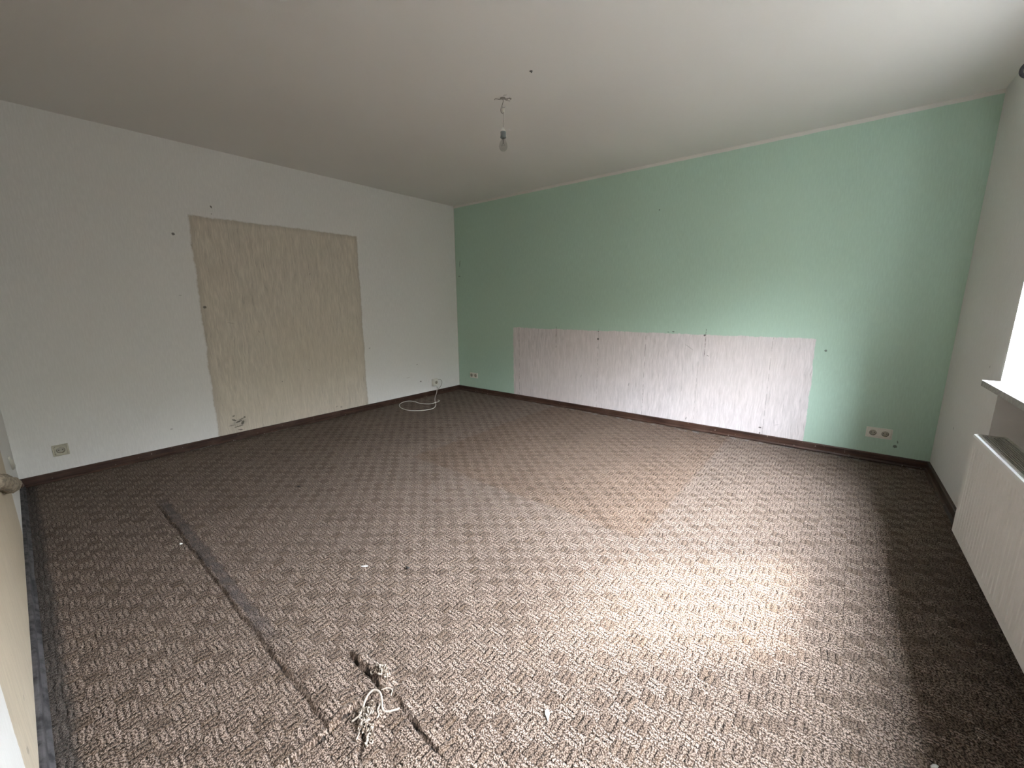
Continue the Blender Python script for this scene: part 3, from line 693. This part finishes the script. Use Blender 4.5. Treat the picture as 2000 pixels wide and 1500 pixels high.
# ---------------------------------------------------------------- broken stub sticking out of the near wall
st = thing('broken_wall_stub', (1.62, .0, .50), 'crumbling tan stub sticking out of the near wall at the left picture edge', 'wall stub')
b = new()
def rr(t): return .030 * (1 + .10 * math.sin(t * 23) + .07 * math.sin(t * 41)) * (1 if t < .93 else .8)
tube(b, [(.26, -.01, .085), (.16, .012, .055), (.04, .022, .0), (-.04, .030, -.024), (-.075, .032, -.034)], rr, 22, 10)
for v in b.verts:
    v.co += Vector((random.uniform(-1, 1), random.uniform(-1, 1), random.uniform(-1, 1))) * .0025
    v.co.y = max(v.co.y * .85, -.02)
obj('stub_body', b, 'rubble', st, smooth=True)
b = new(); tube(b, [(-.06, .050, -.045), (-.084, .052, -.050), (-.088, .046, -.030)], .006, 8); obj('rusty_nail', b, 'wood', st, smooth=True)
b = new(); tube(b, [(-1.02, .0, -.13), (-1.04, .006, -.16), (-1.08, .008, -.2), (-1.14, .0, -.23)], .009, 12)
for v in b.verts: v.co += Vector((random.uniform(-1, 1), random.uniform(-1, 1), random.uniform(-1, 1))) * .002
o = obj('plaster_lump', b, 'plastic', smooth=True); o.location = st.location
tag(o, 'small pale plaster lump in the wall corner above the stub', 'plaster lump')

# ---------------------------------------------------------------- frayed yarn at the carpet tear
def zf(x, y):
    i = min(len(gx) - 1, max(0, int(np.searchsorted(gx, x)))); j = min(len(gy) - 1, max(0, int(np.searchsorted(gy, y)))); return float(ZZ[i, j]) - .002
yr = thing('frayed_carpet_yarn', (3.33, .66, 0.0), 'cream tangle of frayed yarn loops at the carpet tear near the camera', 'yarn tangle')
def yarn(pts, name, mat, r=.0022):
    b = new(); tube(b, [(x - 3.33, y - .66, max(z, zf(x, y) + .002)) for x, y, z in pts], r, 7, 8); return obj(name, b, mat, yr, smooth=True)
yarn([(3.276, .590, .008), (3.284, .615, .020), (3.258, .651, .028), (3.257, .677, .032), (3.278, .685, .032), (3.300, .678, .026), (3.318, .668, .014), (3.333, .672, .008), (3.345, .690, .006), (3.352, .705, .004)], 'yarn_loop', 'yarn', .0032)
yarn([(3.300, .676, .020), (3.312, .655, .012), (3.326, .650, .008), (3.330, .640, .006)], 'yarn_loop', 'yarn', .0028)
rnd_ = random.Random(5)
def curl(cx_, cy_, zoff, i, r0, r1):
    r_ = rnd_.uniform(r0, r1); a0 = rnd_.uniform(0, 6.28); tw = rnd_.uniform(2.5, 5.5); z_ = zf(cx_, cy_) + zoff
    pts = [(cx_ + r_ * math.cos(a0 + tw * q / 5) * (1 + .3 * math.sin(q * 2 + i)), cy_ + r_ * math.sin(a0 + tw * q / 5), z_ + .005 * math.sin(q * 1.3 + i)) for q in range(6)]
    yarn(pts, 'yarn_strand', 'yarn' if rnd_.random() < .62 else 'yarn_d', rnd_.uniform(.0020, .0030))
for i in range(46):
    t_ = rnd_.random()
    curl(3.283 + .040 * t_ + rnd_.gauss(0, .009), .655 - .055 * t_ + rnd_.gauss(0, .012), rnd_.uniform(.003, .014), i, .004, .009)
for i in range(16):
    t_ = rnd_.random(); curl(3.335 + .035 * t_, .615 - .02 * t_ + rnd_.gauss(0, .008), rnd_.uniform(.002, .007), i, .004, .008)
for i in range(26):
    curl(3.222 + rnd_.gauss(0, .020), .738 + rnd_.gauss(0, .012), rnd_.uniform(.0, .006), i, .004, .008)
for pts in ([(3.262, .700, .012), (3.275, .716, .016), (3.290, .722, .012), (3.296, .712, .006)], [(3.30, .612, .010), (3.325, .585, .009), (3.335, .57, .006)]):
    yarn(pts, 'yarn_strand', 'yarn', .0022)

# ---------------------------------------------------------------- crumbs on the carpet
def crumb(x, y, sx_, sy_, sz_, mat, label, name='crumb', cat='crumb', rot=0., group=None):
    b = new(); bmesh.ops.create_icosphere(b, subdivisions=2, radius=1.0)
    for v in b.verts: v.co = Vector((v.co.x * sx_, v.co.y * sy_, v.co.z * sz_)) * (1 + .25 * math.sin(v.co.x * 5 + v.co.y * 7))
    o = obj(name, b, mat, smooth=True); o.location = (x, y, zf(x, y) + sz_ * .8 + .001); o.rotation_euler = (0, 0, rot)
    return tag(o, label, cat, group)
crumb(2.807, 1.138, .009, .008, .006, 'crumb_k', 'black round crumb lying on the carpet in the middle of the room')
crumb(1.467, 1.219, .014, .006, .004, 'crumb_k', 'flat black crumb on the dark carpet toward the white wall', rot=.6)
crumb(4.60, 1.52, .012, .005, .003, 'crumb_w', 'white speck on the shaded carpet below the radiator', name='paper_speck', rot=.9)
crumb(2.634, 1.019, .016, .0035, .003, 'crumb_w', 'thin white paper sliver on the carpet left of the black crumb', name='paper_sliver', cat='paper scrap', rot=.75)
crumb(1.717, .515, .008, .006, .004, 'crumb_w', 'pale speck beside the long carpet seam', name='paper_speck', rot=.3)
# leaf-shaped scrap
b = new()
out_ = [(0, .016), (.006, .010), (.007, .002), (.003, -.010), (0, -.020), (-.003, -.010), (-.007, .002), (-.006, .010)]
A = [b.verts.new((x, y, .0)) for x, y in out_]; B = [b.verts.new((x, y, .0015 + .002 * abs(x) / .007)) for x, y in out_]
b.faces.new(A[::-1]); b.faces.new(B)
for i in range(len(A)): b.faces.new((A[i], A[(i + 1) % 8], B[(i + 1) % 8], B[i]))
o = obj('paper_scrap', b, 'crumb_w'); o.location = (3.714, .978, zf(3.714, .978) + .003); o.rotation_euler = (.1, .1, .72)
tag(o, 'petal shaped white paper scrap on the light carpet near the camera', 'paper scrap')
